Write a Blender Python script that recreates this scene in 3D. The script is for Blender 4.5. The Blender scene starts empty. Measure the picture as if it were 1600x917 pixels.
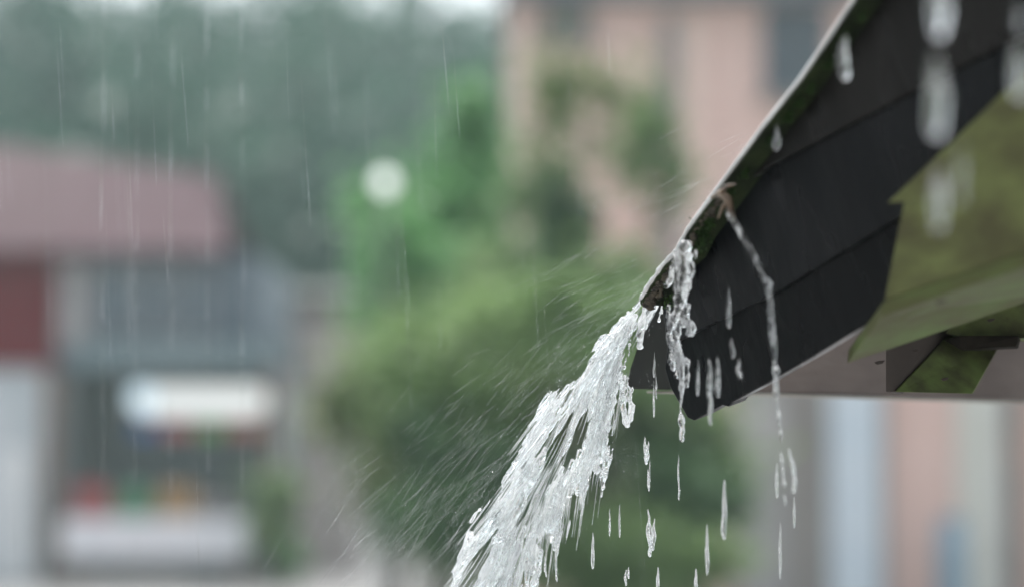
import bpy, bmesh, math, random
import numpy as np
from mathutils import Vector, Matrix, noise
R = math.radians
S = bpy.context.scene
COL = S.collection

# ------------------------------------------------------------------ camera
CAM_Z, PITCH, F = 1.98, R(3.93), 85.0 / 36.0 * 1600.0
cam = bpy.data.cameras.new('camera'); camo = bpy.data.objects.new('camera', cam)
COL.objects.link(camo); S.camera = camo
camo.location = (0, 0, CAM_Z); camo.rotation_euler = (R(90) + PITCH, 0, 0)
cam.lens = 85; cam.sensor_width = 36; cam.clip_start = 0.05; cam.clip_end = 2000
cam.dof.use_dof = True; cam.dof.focus_distance = 2.03; cam.dof.aperture_fstop = 2.3
cam.dof.aperture_blades = 0

# ------------------------------------------------------------------ world, sun, exposure
SUN_EL, SUN_AZ = R(70), R(-15)
w = bpy.data.worlds.new('World'); S.world = w; w.use_nodes = True
nt = w.node_tree; bg = nt.nodes['Background']
sky = nt.nodes.new('ShaderNodeTexSky'); sky.sky_type = 'NISHITA'; sky.sun_disc = False
sky.sun_elevation = SUN_EL; sky.sun_rotation = SUN_AZ; sky.dust_density = 4.0; sky.air_density = 1.0
hs = nt.nodes.new('ShaderNodeHueSaturation'); hs.inputs['Saturation'].default_value = 0.3
nt.links.new(sky.outputs[0], hs.inputs['Color']); nt.links.new(hs.outputs[0], bg.inputs['Color'])
bg.inputs['Strength'].default_value = 0.15
sl = bpy.data.lights.new('sun', 'SUN'); so = bpy.data.objects.new('sun', sl); COL.objects.link(so)
sl.energy = 1.5; sl.angle = R(12); sl.color = (1.0, 0.97, 0.92)
so.rotation_euler = (R(90) - SUN_EL, 0, math.pi - SUN_AZ)
so.location = (0, 0, 60)
S.view_settings.view_transform = 'Standard'; S.view_settings.look = 'None'
S.view_settings.gamma = 1; S.view_settings.exposure = 1.16
S.render.engine = 'CYCLES'
S.cycles.use_denoising = True
S.cycles.max_bounces = 20; S.cycles.transmission_bounces = 18; S.cycles.glossy_bounces = 8
S.cycles.diffuse_bounces = 3; S.cycles.transparent_max_bounces = 24; S.cycles.volume_bounces = 1
S.cycles.sample_clamp_indirect = 8

# ------------------------------------------------------------------ helpers
FWD = Vector((0, math.cos(PITCH), math.sin(PITCH)))
UP = Vector((0, -math.sin(PITCH), math.cos(PITCH)))
CAMP = Vector((0, 0, CAM_Z))
def at(x, y, D):
    """point at photograph coordinates (1600 wide) and distance D along the viewing axis"""
    return CAMP + D * (FWD + UP * ((458.5 - y) / F) + Vector((1, 0, 0)) * ((x - 800) / F))
def onY(x, y, Y):
    d = FWD + UP * ((458.5 - y) / F) + Vector((1, 0, 0)) * ((x - 800) / F)
    return CAMP + d * (Y / d.y)
class Plane:
    def __init__(s, a, b, c):
        s.o = at(*a); s.n = (at(*b) - s.o).cross(at(*c) - s.o).normalized()
        if s.n.dot(s.o - CAMP) > 0: s.n = -s.n          # towards the camera
    def at(s, x, y, off=0.0):
        d = FWD + UP * ((458.5 - y) / F) + Vector((1, 0, 0)) * ((x - 800) / F)
        o = s.o + s.n * off
        return CAMP + d * ((o - CAMP).dot(s.n) / d.dot(s.n))

class MB:
    def __init__(s): s.v = []; s.f = []; s.c = []
    def add(s, vs, fs, c=None):
        o = len(s.v); s.v += [tuple(v) for v in vs]; s.f += [tuple(i + o for i in f) for f in fs]
        if c is not None: s.c += [c] * len(vs)
    def box(s, a, b):
        x0, y0, z0 = (min(a[i], b[i]) for i in range(3)); x1, y1, z1 = (max(a[i], b[i]) for i in range(3))
        s.add([(x0,y0,z0),(x1,y0,z0),(x1,y1,z0),(x0,y1,z0),(x0,y0,z1),(x1,y0,z1),(x1,y1,z1),(x0,y1,z1)],
              [(0,3,2,1),(4,5,6,7),(0,1,5,4),(1,2,6,5),(2,3,7,6),(3,0,4,7)]); return s
    def prism(s, front, back):
        n = len(front)
        s.add(list(front) + list(back), [tuple(range(n)), tuple(range(2*n-1, n-1, -1))] +
              [(i, i+n, (i+1) % n + n, (i+1) % n) for i in range(n)]); return s
    def tube(s, pts, rad, k=8, squash=1.0, ph=0.0):
        pts = [Vector(p) for p in pts]; n = len(pts); vs = []
        for i, p in enumerate(pts):
            t = (pts[min(i+1, n-1)] - pts[max(i-1, 0)]); t = t.normalized() if t.length > 1e-9 else Vector((0,0,1))
            a = t.cross(Vector((0.13, 1, 0.07))); a = a.normalized() if a.length > 1e-6 else Vector((1,0,0)); b = t.cross(a)
            r = rad[i] if hasattr(rad, '__len__') else rad
            for j in range(k):
                q = 2*math.pi*j/k + ph
                vs.append(p + a*math.cos(q)*r + b*math.sin(q)*r*squash)
        fs = [(i*k+j, i*k+(j+1)%k, (i+1)*k+(j+1)%k, (i+1)*k+j) for i in range(n-1) for j in range(k)]
        fs += [tuple(range(k-1, -1, -1)), tuple(range((n-1)*k, n*k))]
        s.add(vs, fs); return s
    def ball(s, c, r, seg=12, rings=8):
        c = Vector(c); r = Vector(r) if hasattr(r, '__len__') else Vector((r, r, r)); vs = [c + Vector((0,0,r.z))]
        for i in range(1, rings):
            th = math.pi*i/rings
            for j in range(seg):
                q = 2*math.pi*j/seg
                vs.append(c + Vector((r.x*math.sin(th)*math.cos(q), r.y*math.sin(th)*math.sin(q), r.z*math.cos(th))))
        vs.append(c - Vector((0,0,r.z))); L = len(vs)-1
        fs = [(0, 1+j, 1+(j+1)%seg) for j in range(seg)]
        for i in range(rings-2):
            fs += [(1+i*seg+j, 1+(i+1)*seg+j, 1+(i+1)*seg+(j+1)%seg, 1+i*seg+(j+1)%seg) for j in range(seg)]
        fs += [(L, 1+(rings-2)*seg+(j+1)%seg, 1+(rings-2)*seg+j) for j in range(seg)]
        s.add(vs, fs); return s
    def build(s, name, mat, parent=None, smooth=False, fix=True):
        me = bpy.data.meshes.new(name); me.from_pydata(s.v, [], s.f)
        if fix:
            bm = bmesh.new(); bm.from_mesh(me); bmesh.ops.recalc_face_normals(bm, faces=bm.faces); bm.to_mesh(me); bm.free()
        if s.c and len(s.c) == len(s.v):
            at_ = me.attributes.new('tint', 'FLOAT', 'POINT'); at_.data.foreach_set('value', s.c)
        if mat: me.materials.append(mat)
        if smooth: me.polygons.foreach_set('use_smooth', [True]*len(me.polygons))
        o = bpy.data.objects.new(name, me); COL.objects.link(o)
        if parent:
            o.parent = parent; o.matrix_parent_inverse = Matrix.Translation(-parent.location)
        return o
def tag(o, label=None, cat=None, group=None, kind=None):
    if label: o['label'] = label
    if cat: o['category'] = cat
    if group: o['group'] = group
    if kind: o['kind'] = kind
    return o
def empty(name, loc, label, cat, group=None):
    o = bpy.data.objects.new(name, None); COL.objects.link(o); o.location = loc; o.empty_display_size = .1
    return tag(o, label, cat, group)
def bevel(o, wd=0.002, seg=2):
    m = o.modifiers.new('bevel', 'BEVEL'); m.width = wd; m.segments = seg; m.limit_method = 'ANGLE'; m.angle_limit = R(40)
    return o

def mat(name, col, rough=0.6, col2=None, scale=4.0, stretch=(1,1,1), bump=0.0, bscale=None, metal=0.0, detail=5,
        spec=0.5, emit=None, estr=0.0, trans=0.0, coat=0.0, lo=.38, hi=.65):
    m = bpy.data.materials.new(name); m.use_nodes = True; t = m.node_tree; p = t.nodes['Principled BSDF']
    p.inputs['Roughness'].default_value = rough; p.inputs['Metallic'].default_value = metal
    p.inputs['Specular IOR Level'].default_value = spec; p.inputs['Coat Weight'].default_value = coat
    p.inputs['Coat Roughness'].default_value = .15
    p.inputs['Base Color'].default_value = (*col, 1)
    if trans: p.inputs['Transmission Weight'].default_value = trans
    if emit: p.inputs['Emission Color'].default_value = (*emit, 1); p.inputs['Emission Strength'].default_value = estr
    tc = t.nodes.new('ShaderNodeTexCoord'); mp = t.nodes.new('ShaderNodeMapping'); mp.inputs['Scale'].default_value = stretch
    t.links.new(tc.outputs['Object'], mp.inputs['Vector'])
    n = t.nodes.new('ShaderNodeTexNoise'); n.inputs['Scale'].default_value = scale; n.inputs['Detail'].default_value = detail
    t.links.new(mp.outputs[0], n.inputs['Vector'])
    if col2:
        r = t.nodes.new('ShaderNodeValToRGB'); r.color_ramp.elements[0].position = lo; r.color_ramp.elements[1].position = hi
        r.color_ramp.elements[0].color = (*col, 1); r.color_ramp.elements[1].color = (*col2, 1)
        t.links.new(n.outputs[0], r.inputs[0]); t.links.new(r.outputs[0], p.inputs['Base Color'])
    if bump:
        n2 = t.nodes.new('ShaderNodeTexNoise'); n2.inputs['Scale'].default_value = bscale or scale; n2.inputs['Detail'].default_value = 6
        t.links.new(mp.outputs[0], n2.inputs['Vector'])
        b = t.nodes.new('ShaderNodeBump'); b.inputs['Strength'].default_value = bump; b.inputs['Distance'].default_value = .004
        t.links.new(n2.outputs[0], b.inputs['Height']); t.links.new(b.outputs[0], p.inputs['Normal'])
    return m

def leaf_mat(name, c0, c1):
    m = bpy.data.materials.new(name); m.use_nodes = True; t = m.node_tree; p = t.nodes['Principled BSDF']
    a = t.nodes.new('ShaderNodeAttribute'); a.attribute_name = 'tint'
    r = t.nodes.new('ShaderNodeValToRGB'); r.color_ramp.elements[0].color = (*c0, 1); r.color_ramp.elements[1].color = (*c1, 1)
    t.links.new(a.outputs['Fac'], r.inputs[0]); t.links.new(r.outputs[0], p.inputs['Base Color'])
    p.inputs['Roughness'].default_value = .5
    tr = t.nodes.new('ShaderNodeBsdfTranslucent'); t.links.new(r.outputs[0], tr.inputs['Color'])
    mx = t.nodes.new('ShaderNodeMixShader'); mx.inputs[0].default_value = .4
    t.links.new(p.outputs[0], mx.inputs[1]); t.links.new(tr.outputs[0], mx.inputs[2])
    t.links.new(mx.outputs[0], t.nodes['Material Output'].inputs['Surface'])
    return m

def water_mat(name, foam_glint=0.0, fscale=60.0, rough=0.03, clear=0.0, tilt=0.0):
    m = bpy.data.materials.new(name); m.use_nodes = True; t = m.node_tree; p = t.nodes['Principled BSDF']
    p.inputs['Base Color'].default_value = (.96, .98, .98, 1); p.inputs['Roughness'].default_value = rough
    p.inputs['IOR'].default_value = 1.33; p.inputs['Transmission Weight'].default_value = 1.0
    out = t.nodes['Material Output']; last = p
    if foam_glint:  # white patches: aerated water plus bright sky glints painted as white
        d = t.nodes.new('ShaderNodeBsdfPrincipled'); d.inputs['Base Color'].default_value = (.95, .97, .97, 1)
        d.inputs['Roughness'].default_value = .3; d.inputs['Subsurface Weight'].default_value = 0
        tl = t.nodes.new('ShaderNodeBsdfTranslucent'); tl.inputs['Color'].default_value = (.95, .97, .97, 1)
        mt = t.nodes.new('ShaderNodeMixShader'); mt.inputs[0].default_value = .45
        t.links.new(d.outputs[0], mt.inputs[1]); t.links.new(tl.outputs[0], mt.inputs[2])
        tc = t.nodes.new('ShaderNodeTexCoord'); n = t.nodes.new('ShaderNodeTexNoise'); n.inputs['Scale'].default_value = fscale
        mp = t.nodes.new('ShaderNodeMapping'); mp.vector_type = 'TEXTURE'; mp.inputs['Rotation'].default_value = (0, tilt, 0); mp.inputs['Scale'].default_value = (1, 1, 4.5)
        t.links.new(tc.outputs['Object'], mp.inputs['Vector'])
        n.inputs['Detail'].default_value = 7; n.inputs['Roughness'].default_value = .62; t.links.new(mp.outputs[0], n.inputs['Vector'])
        r = t.nodes.new('ShaderNodeMapRange'); r.inputs[1].default_value = .49; r.inputs[2].default_value = .59
        r.inputs[3].default_value = 0; r.inputs[4].default_value = foam_glint
        t.links.new(n.outputs[0], r.inputs[0])
        mx = t.nodes.new('ShaderNodeMixShader'); t.links.new(r.outputs[0], mx.inputs[0])
        t.links.new(p.outputs[0], mx.inputs[1]); t.links.new(mt.outputs[0], mx.inputs[2]); last = mx
    if clear:
        tp = t.nodes.new('ShaderNodeBsdfTransparent'); mx2 = t.nodes.new('ShaderNodeMixShader'); mx2.inputs[0].default_value = clear
        t.links.new(last.outputs[0], mx2.inputs[1]); t.links.new(tp.outputs[0], mx2.inputs[2]); last = mx2
    t.links.new(last.outputs[0], out.inputs['Surface'])
    return m

random.seed(7)
rnd = random.random
def ru(a, b): return a + (b - a) * random.random()
# ------------------------------------------------------------------ ground, hill
M_ground = mat('wet_concrete', (.24,.24,.24), .3, (.33,.32,.32), .6, bump=.2, bscale=30)
g = MB(); g.add([(-400,-60,0),(400,-60,0),(400,420,0),(-400,420,0)], [(0,1,2,3)])
tag(g.build('ground', M_ground), kind='structure')
def hill_z(x, y):
    k = max(0.0, min(1.0, (y - 66) / 60)); k = k*k*(3-2*k)
    return -0.4 + 15*k*(1 - .55*max(0, min(1, (x + 4) / 14)))
hb = MB(); nx, ny = 40, 24
hv = [(-80 + 160*i/nx, 60 + 100*j/ny, hill_z(-80 + 160*i/nx, 60 + 100*j/ny)) for j in range(ny+1) for i in range(nx+1)]
hb.add(hv, [(j*(nx+1)+i, j*(nx+1)+i+1, (j+1)*(nx+1)+i+1, (j+1)*(nx+1)+i) for j in range(ny) for i in range(nx)])
tag(hb.build('hillside', mat('forest_soil', (.03,.05,.025), .9, (.06,.085,.04), .5), smooth=True, fix=False), kind='structure')

# ------------------------------------------------------------------ foliage
def rand_dir():
    z = ru(-1, 1); a = ru(0, 2*math.pi); r = math.sqrt(1-z*z); return Vector((r*math.cos(a), r*math.sin(a), z))
def leaves(mb, c, rad, n, size, tint=(0, 1), clumps=9):
    c = Vector(c); rad = Vector(rad); cs = []
    for k in range(clumps):
        d = rand_dir() * (rnd() ** .5) * .72
        cs.append((Vector((d.x*rad.x, d.y*rad.y, d.z*rad.z))*1.12, ru(.3, .62), ru(*tint)))
    for i in range(n):
        o, q, t = random.choice(cs); d = rand_dir() * min(2.3, abs(random.gauss(0, .62))) * q
        p = c + o + Vector((d.x*rad.x, d.y*rad.y, d.z*rad.z))
        nn = (rand_dir() + Vector((0,0,.6))).normalized(); a = nn.orthogonal().normalized(); a.rotate(Matrix.Rotation(ru(0,6.28), 3, nn)); b = nn.cross(a)
        s = size * ru(.6, 1.3)
        mb.add([p - a*s, p + b*s*.45, p + a*s, p - b*s*.45], [(0,1,2,3)], max(0, min(1, t + ru(-.2, .2))))
def tree(name, label, cat, c, rad, base, n, size, m, bark, tint=(0,1), clumps=10, group=None):
    c = Vector(c); e = empty(name, (c.x, c.y, base), label, cat, group)
    t = MB(); top = c.z + rad[2]*.3; r0 = max(.04, .07*rad[2])
    t.tube([(c.x, c.y, base - .05), (c.x + r0*.5, c.y, base + (top-base)*.5), (c.x, c.y, top)], [r0, r0*.7, r0*.25])
    for k in range(6):
        a = ru(0, 6.28); z0 = base + (top-base)*ru(.45, .9)
        t.tube([(c.x, c.y, z0), (c.x + math.cos(a)*rad[0]*.35, c.y + math.sin(a)*rad[1]*.35, z0 + rad[2]*.25),
                (c.x + math.cos(a)*rad[0]*.65, c.y + math.sin(a)*rad[1]*.65, z0 + rad[2]*.4)], [r0*.4, r0*.25, r0*.08], 6)
    t.build('trunk', bark, e)
    f = MB(); leaves(f, c, rad, n, size, tint, clumps); f.build('crown', m, e, fix=False)
    return e
M_bark = mat('bark', (.06,.05,.04), .9, (.12,.1,.08), 8)
L_far = leaf_mat('far_leaves', (.008,.040,.026), (.040,.108,.066))
L_bright = leaf_mat('bright_leaves', (.10,.25,.085), (.20,.43,.17))
L_yellow = leaf_mat('yellow_green_leaves', (.145,.245,.085), (.27,.395,.16))
L_olive = leaf_mat('olive_leaves', (.12,.17,.065), (.21,.27,.11))
L_dark = leaf_mat('dark_leaves', (.05,.105,.045), (.105,.185,.085))
L_mid = leaf_mat('mid_green_leaves', (.115,.20,.07), (.21,.31,.13))

fw = MB()
def top_line(px):       # photograph height the wood reaches at each column
    t = -60
    t += 75*math.exp(-((px-345)/40)**2) + 45*math.exp(-((px-210)/25)**2)
    if px > 680: t += (px-680)*1.2
    return t
for k in range(240):
    px = ru(-120, 900); Y = ru(68, 118); x = (px-800)/F*Y
    b = hill_z(x, Y); zt = min(b + ru(9, 15), onY(px, top_line(px), Y).z)
    if zt < b + 2.5: continue
    h = (zt - b)*.5; rr = min(ru(2, 3.4), h)
    fw.tube([(x, Y, b-.3), (x, Y, b + h*1.4)], [.25, .1], 5)
    while len(fw.c) < len(fw.v): fw.c.append(.1)
    leaves(fw, (x, Y, b + h*1.15), (rr, rr, h*.95), 420, .42, (0, .35) if px < 130 else (.1, 1), 9)
tag(fw.build('woodland', L_far, fix=False), 'hazy dark green wooded hillside rising behind the red roofed houses', 'woodland', kind='stuff')

def px_tree(name, label, cat, x, y, rx, ry, Y, n, size, m, tint=(0,1), clumps=10, group=None):
    s = Y / F
    return tree(name, label, cat, onY(x, y, Y), (rx*s, min(rx, ry)*s*.9, ry*s), 0, n, size, m, M_bark, tint, clumps, group)
px_tree('broadleaf_tree', 'vivid green broadleaf tree, widest of the bright green trees', 'tree', 672, 385, 135, 170, 24, 7000, .10, L_bright, clumps=16)
px_tree('broadleaf_tree', 'tall slim green tree touching the left corner of the pink house', 'tree', 745, 265, 80, 130, 24.5, 3000, .10, L_bright, (0,.8))
px_tree('olive_tree', 'thin olive leaved tree in front of the upper pink wall', 'tree', 905, 200, 120, 150, 22, 620, .09, L_olive, clumps=14)
px_tree('olive_tree', 'sparse grey green tree nearest the sloping roof edge', 'tree', 1010, 235, 85, 120, 21, 520, .09, L_mid, clumps=10)
px_tree('shrub', 'dark blue green shrub between two pink wall patches', 'shrub', 895, 375, 58, 105, 20, 2400, .07, L_dark, clumps=8)
px_tree('shrub', 'pale yellow green shrub behind the flying spray', 'shrub', 890, 520, 190, 100, 17, 3400, .07, L_yellow, clumps=14)
px_tree('shrub', 'brownish olive bush left of the falling stream', 'shrub', 612, 650, 120, 145, 19, 3600, .07, L_olive, clumps=14)
px_tree('broadleaf_tree', 'low rounded bright green tree left of the tall slim one', 'tree', 625, 440, 95, 110, 23, 3400, .10, L_bright, (.2,1), clumps=12)
px_tree('shrub', 'wide yellow green bush left of the spray', 'shrub', 690, 585, 150, 110, 17.5, 2900, .07, L_yellow, clumps=14)
px_tree('shrub', 'tall green bush in front of the grey porch wall', 'shrub', 1095, 700, 75, 120, 18.5, 2600, .07, L_mid, (.3,1), clumps=12)
px_tree('shrub', 'loose yellow green bush right behind the head of the torrent', 'shrub', 850, 640, 110, 110, 18, 3600, .07, L_olive, clumps=12)
px_tree('shrub', 'mid green bush filling the gap under the stream middle', 'shrub', 890, 780, 120, 110, 19.5, 3600, .07, L_mid, clumps=12)
px_tree('shrub', 'feathery green bush climbing the left corner of the pink house', 'shrub', 850, 280, 85, 110, 22.5, 700, .08, L_mid, (.2,1), clumps=14)
px_tree('shrub', 'light green bush below the two pink wall patches', 'shrub', 960, 440, 90, 60, 18, 1500, .07, L_mid, (.4,1), clumps=10)  # lighter leaf tints only
px_tree('shrub', 'low green bush under the vivid broadleaf tree', 'shrub', 770, 470, 120, 110, 21, 3600, .07, L_mid, (.2,1), clumps=10)
px_tree('shrub', 'dark green bush behind the lower left edge of the stream', 'shrub', 712, 775, 155, 130, 17, 6500, .07, L_dark, (.1,.9), clumps=12)
px_tree('shrub', 'large mid green bush seen below the eave corner', 'shrub', 990, 690, 200, 150, 19, 8000, .07, L_mid, clumps=16)
px_tree('shrub', 'dark green bush low against the grey porch wall', 'shrub', 1065, 800, 110, 100, 18, 3000, .07, L_dark, (.2,1), clumps=12)  # dark leaf colour
px_tree('shrub', 'fresh green bush at the very bottom below the drips', 'shrub', 960, 890, 200, 110, 17, 5000, .07, L_mid, (.3,1), clumps=14)

# ------------------------------------------------------------------ left houses
M_roof = mat('red_tin_roof', (.045,.006,.017), .5, (.065,.019,.035), .8, stretch=(6,.6,1), spec=.07)
M_redwall = mat('maroon_boards', (.12,.002,.011), .7, (.14,.004,.016), 2, spec=.05)
M_slate = mat('slate_blue_paint', (.075,.105,.14), .6, (.11,.14,.17), 1.5)
M_teal = mat('teal_grey_board', (.11,.16,.18), .5, (.15,.20,.22), 1.2)
M_glass = mat('dim_window_glass', (.07,.10,.14), .08, spec=.7)
M_white = mat('white_paint', (.72,.73,.74), .5, (.8,.8,.8), 2)
M_brown = mat('brown_timber', (.12,.07,.055), .7, (.2,.11,.08), 3)
M_dark = mat('dark_interior', (.17,.20,.22), .8, (.24,.26,.27), 1)
M_greywall = mat('grey_render', (.34,.32,.315), .85, (.44,.41,.40), 1.2)
M_grey = mat('grey_paint', (.25,.25,.25), .6, (.33,.33,.33), 2)

def X(px, Y): return (px - 800) / F * Y / FWD.y * 1.0 if False else onY(px, 458, Y).x
def Z(py, Y): return onY(800, py, Y).z
YH = 40.0
h = empty('shop_house', (X(265, YH), YH, 0), 'two storey shop house with mauve red tin roof, maroon bay and slate upper floor', 'house')
x0, x1 = X(88, YH), X(440, YH)
z_e, z_f = Z(398, YH), Z(580, YH)
MB().box((x0, YH, z_f), (X(405, YH), YH+6, z_e)).build('wall', M_slate, h)
MB().box((x0, YH+.1, 0), (x0+.25, YH+6, z_f-.01)).box((x1-.3, YH+.1, 0), (x1, YH+6, z_f-.01)).box((x0+.25, YH+2.2, 0), (x1-.3, YH+2.35, z_f-.01)).build('shop_interior', M_dark, h)
MB().box((X(125,YH), YH-.5, Z(578,YH)), (x1+.1, YH-.002, Z(535,YH))).build('balcony_board', M_teal, h)
def gable_roof(xa, xb, ya, yb, ze, zr, mt, par, over=.45, th=.08, hip=.6, zr2=None):
    ym = (ya+yb)/2; y0, y1 = ya-over, yb+over; q = MB()
    rz = lambda q_: zr if zr2 is None else zr + (zr2-zr)*(min(q_, xb-hip)-xa)/(xb-xa)
    n = max(8, int((xb-xa)/.12))
    for k in range(n):                      # corrugated pans
        a = xa + (xb-xa)*k/n; b_ = xa + (xb-xa)*(k+1)/n; c = a + (b_-a)*.22
        for (u, v, dz) in ((a, c, .035), (c, b_, 0)):
            for (p, r_) in (((y0, ze), (ym, zr)), ((y1, ze), (ym, zr))):
                q.prism([(u, p[0], p[1]+dz), (v, p[0], p[1]+dz), (min(v, xb-hip), r_[0], rz(v)+dz), (min(u, xb-hip-.004), r_[0], rz(u)+dz)],
                        [(u, p[0], p[1]-th), (v, p[0], p[1]-th), (min(v, xb-hip), r_[0], rz(v)-th), (min(u, xb-hip-.004), r_[0], rz(u)-th)])
    return q.build('roof', mt, par)
gable_roof(X(-215,YH), X(362,YH), YH, YH+6, z_e+.02, Z(205,YH+3), M_roof, h, .7, zr2=Z(286,YH+3))
for a, b in ((152, 208), (216, 268), (276, 330)):
    fr = MB(); X0, X1, Z0, Z1 = X(a,YH), X(b,YH), Z(525,YH), Z(412,YH); t = .05
    fr.box((X0, YH-.05, Z0), (X0+t, YH-.003, Z1)).box((X1-t, YH-.05, Z0), (X1, YH-.003, Z1)).box((X0+t, YH-.05, Z0), (X1-t, YH-.003, Z0+t)).box((X0+t, YH-.05, Z1-t), (X1-t, YH-.003, Z1))
    wf = fr.build('window', M_grey, h)
    MB().box((X0+t, YH-.03, Z0+t), (X1-t, YH-.006, Z1-t)).build('pane', M_glass, wf)
MB().box((X(94,YH), YH-.12, Z(545,YH)), (X(140,YH), YH-.004, Z(405,YH))).build('shutter', mat('pale_shutter', (.28,.27,.28), .6, (.34,.32,.32), 2), h)
for px in (96, 432):
    MB().box((X(px,YH)-.07, YH-.62, 0), (X(px,YH)+.07, YH-.5, Z(578,YH)-.003)).build('porch_post', M_brown, h)

MB().box((X(-200,YH), YH-.06, Z(572,YH)), (x0-.002, YH+6, z_e)).build('maroon_bay', M_redwall, h)
MB().box((X(-200,YH), YH+.1, 0), (X(74,YH), YH+6, Z(572,YH)-.003)).build('rendered_wall', mat('blue_white_render', (.48,.53,.56), .7, (.58,.60,.62), .8), h)
db = MB().box((X(5,YH), YH+.03, .05), (X(50,YH), YH+.097, Z(700,YH))).build('door', M_white, h)
MB().ball((X(44,YH), YH-.005, 1.0), .035).build('handle', M_dark, db)
MB().box((X(76,YH), YH-.25, 0), (X(87,YH), YH-.065, Z(573,YH)-.003)).build('porch_post', M_brown, h)

# sign
M_lit = mat('lit_sign_face', (.8,.82,.8), .4, emit=(.93,1,.97), estr=.14)
M_emblem = mat('lit_round_emblem', (.6,.75,.85), .4, emit=(.72,.92,1.0), estr=.26)
YS = YH - .75
sg = empty('shop_sign', (X(312,YS), YS, Z(625,YS)), 'long white lit signboard with rounded ends above the shop counter', 'sign')
def stadium(xa, xb, zc, r, n=10):
    p = []
    for k in range(n+1):
        a = -math.pi/2 + math.pi*k/n; p.append((xb - r + r*math.cos(a), zc + r*math.sin(a)))
    for k in range(n+1):
        a = math.pi/2 + math.pi*k/n; p.append((xa + r + r*math.cos(a), zc + r*math.sin(a)))
    return p
st = stadium(X(207,YS), X(420,YS), Z(627,YS), Z(605,YS)-Z(627,YS))
MB().prism([(a, YS-.06, b) for a, b in st], [(a, YS+.06, b) for a, b in st]).build('panel', M_lit, sg)
ec = (X(224,YS), Z(621,YS)); er = .2
MB().prism([(ec[0]+er*math.cos(k*.3142), YS-.085, ec[1]+er*math.sin(k*.3142)) for k in range(20)],
           [(ec[0]+er*math.cos(k*.3142), YS-.063, ec[1]+er*math.sin(k*.3142)) for k in range(20)]).build('emblem', M_emblem, sg)
for a, b, c in ((212,248,(.02,.09,.30)), (254,306,(.32,.06,.06)), (312,350,(.10,.30,.06)), (356,410,(.30,.08,.05))):
    MB().box((X(a,YS), YS-.03, Z(680,YS)), (X(b,YS), YS+.02, Z(660,YS))).build('coloured_strip', mat('strip_paint', c, .5), sg)
for a in (250, 380): MB().box((X(a,YS), YS+.062, Z(628,YS)), (X(a+12,YS), YH-.5, Z(622,YS))).build('bracket', M_grey, sg)

# counter with goods
YC = 39.0
ct = empty('market_counter', (X(255,YC), YC, 0), 'white clothed counter standing in front of the dark shop', 'counter')
cx0, cx1, cz = X(108,YC), X(392,YC), Z(808,YC)
cl = MB(); nn = 40                                                   # hanging cloth with soft folds
for i in range(nn):
    a, b = cx0 + (cx1-cx0)*i/nn, cx0 + (cx1-cx0)*(i+1)/nn; fa, fb = .03*math.sin(i*1.3), .03*math.sin((i+1)*1.3)
    z1 = Z(872,YC)
    cl.add([(a,YC-.45+fa,z1),(b,YC-.45+fb,z1),(b,YC-.42,cz),(a,YC-.42,cz)], [(0,1,2,3)])
    cl.add([(a,YC-.42,cz),(b,YC-.42,cz),(b,YC+.42,cz),(a,YC+.42,cz)], [(0,1,2,3)])
M_cloth = mat('white_cloth', (.68,.69,.73), .8, (.74,.74,.77), 2)
clo = cl.build('cloth', M_cloth, ct); sm = clo.modifiers.new('solid', 'SOLIDIFY'); sm.thickness = .01; sm.offset = -1
for a in (cx0+.12, cx1-.12):
    for yy in (YC-.36, YC+.36): MB().box((a-.04, yy-.04, 0), (a+.04, yy+.04, cz-.03)).build('leg', M_brown, ct)
MB().box((cx0+.02, YC-.4, cz-.055), (cx1-.02, YC+.4, cz-.015)).build('tabletop', M_brown, ct)
def crate(xc, wd, hh, col, name, label, fruit):
    e = empty(name, (xc, YC, cz+.004), label, 'crate', 'crates on the shop counter'); q = MB(); t = .02; z = cz+.004
    q.box((xc-wd/2, YC-.2, z), (xc+wd/2, YC+.2, z+.02))
    for k in range(3):
        za = z + .02 + k*hh/3; zb = za + hh/3*.7
        q.box((xc-wd/2, YC-.2, za), (xc+wd/2, YC-.2+t, zb)).box((xc-wd/2, YC+.2-t, za), (xc+wd/2, YC+.2, zb))
        q.box((xc-wd/2, YC-.2+t, za), (xc-wd/2+t, YC+.2-t, zb)).box((xc+wd/2-t, YC-.2+t, za), (xc+wd/2, YC+.2-t, zb))
    q.build('slats', mat('crate_paint', col, .6, tuple(c*1.2 for c in col), 5), e)
    b = MB(); b.ball((xc, YC, z+hh*.7), (wd*.46, .17, hh*.3), 12, 6)
    for k in range(26): b.ball((xc+ru(-.42,.42)*wd, YC+ru(-.14,.14), z+hh*ru(.5,1.05)), ru(.04,.06), 8, 5)
    b.build('produce', mat('produce_skin', fruit, .4, tuple(c*.8 for c in fruit), 9), e, True)
crate(X(150,YC), .55, .48, (.30,.045,.05), 'fruit_crate', 'red crate heaped with red fruit at the left counter end', (.42,.05,.06))
crate(X(215,YC), .55, .46, (.06,.20,.10), 'fruit_crate', 'green crate of leafy produce second along the counter', (.08,.26,.12))
crate(X(280,YC), .58, .46, (.34,.20,.08), 'fruit_crate', 'orange tan crate of fruit nearest the counter middle', (.5,.28,.10))
crate(X(338,YC), .5, .28, (.22,.20,.20), 'fruit_crate', 'low grey crate at the right counter end', (.3,.22,.18))

bn = empty('stone_bench', (X(210,38), 38, 0), 'low pale stone bench on the ground before the counter', 'bench')
MB().box((X(130,38), 37.8, Z(905,38)-.08), (X(290,38), 38.2, Z(905,38))).build('seat', M_greywall, bn)
for a in (150, 270): MB().box((X(a,38)-.1, 37.85, 0), (X(a,38)+.1, 38.15, Z(905,38)-.083)).build('leg', M_greywall, bn)

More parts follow.
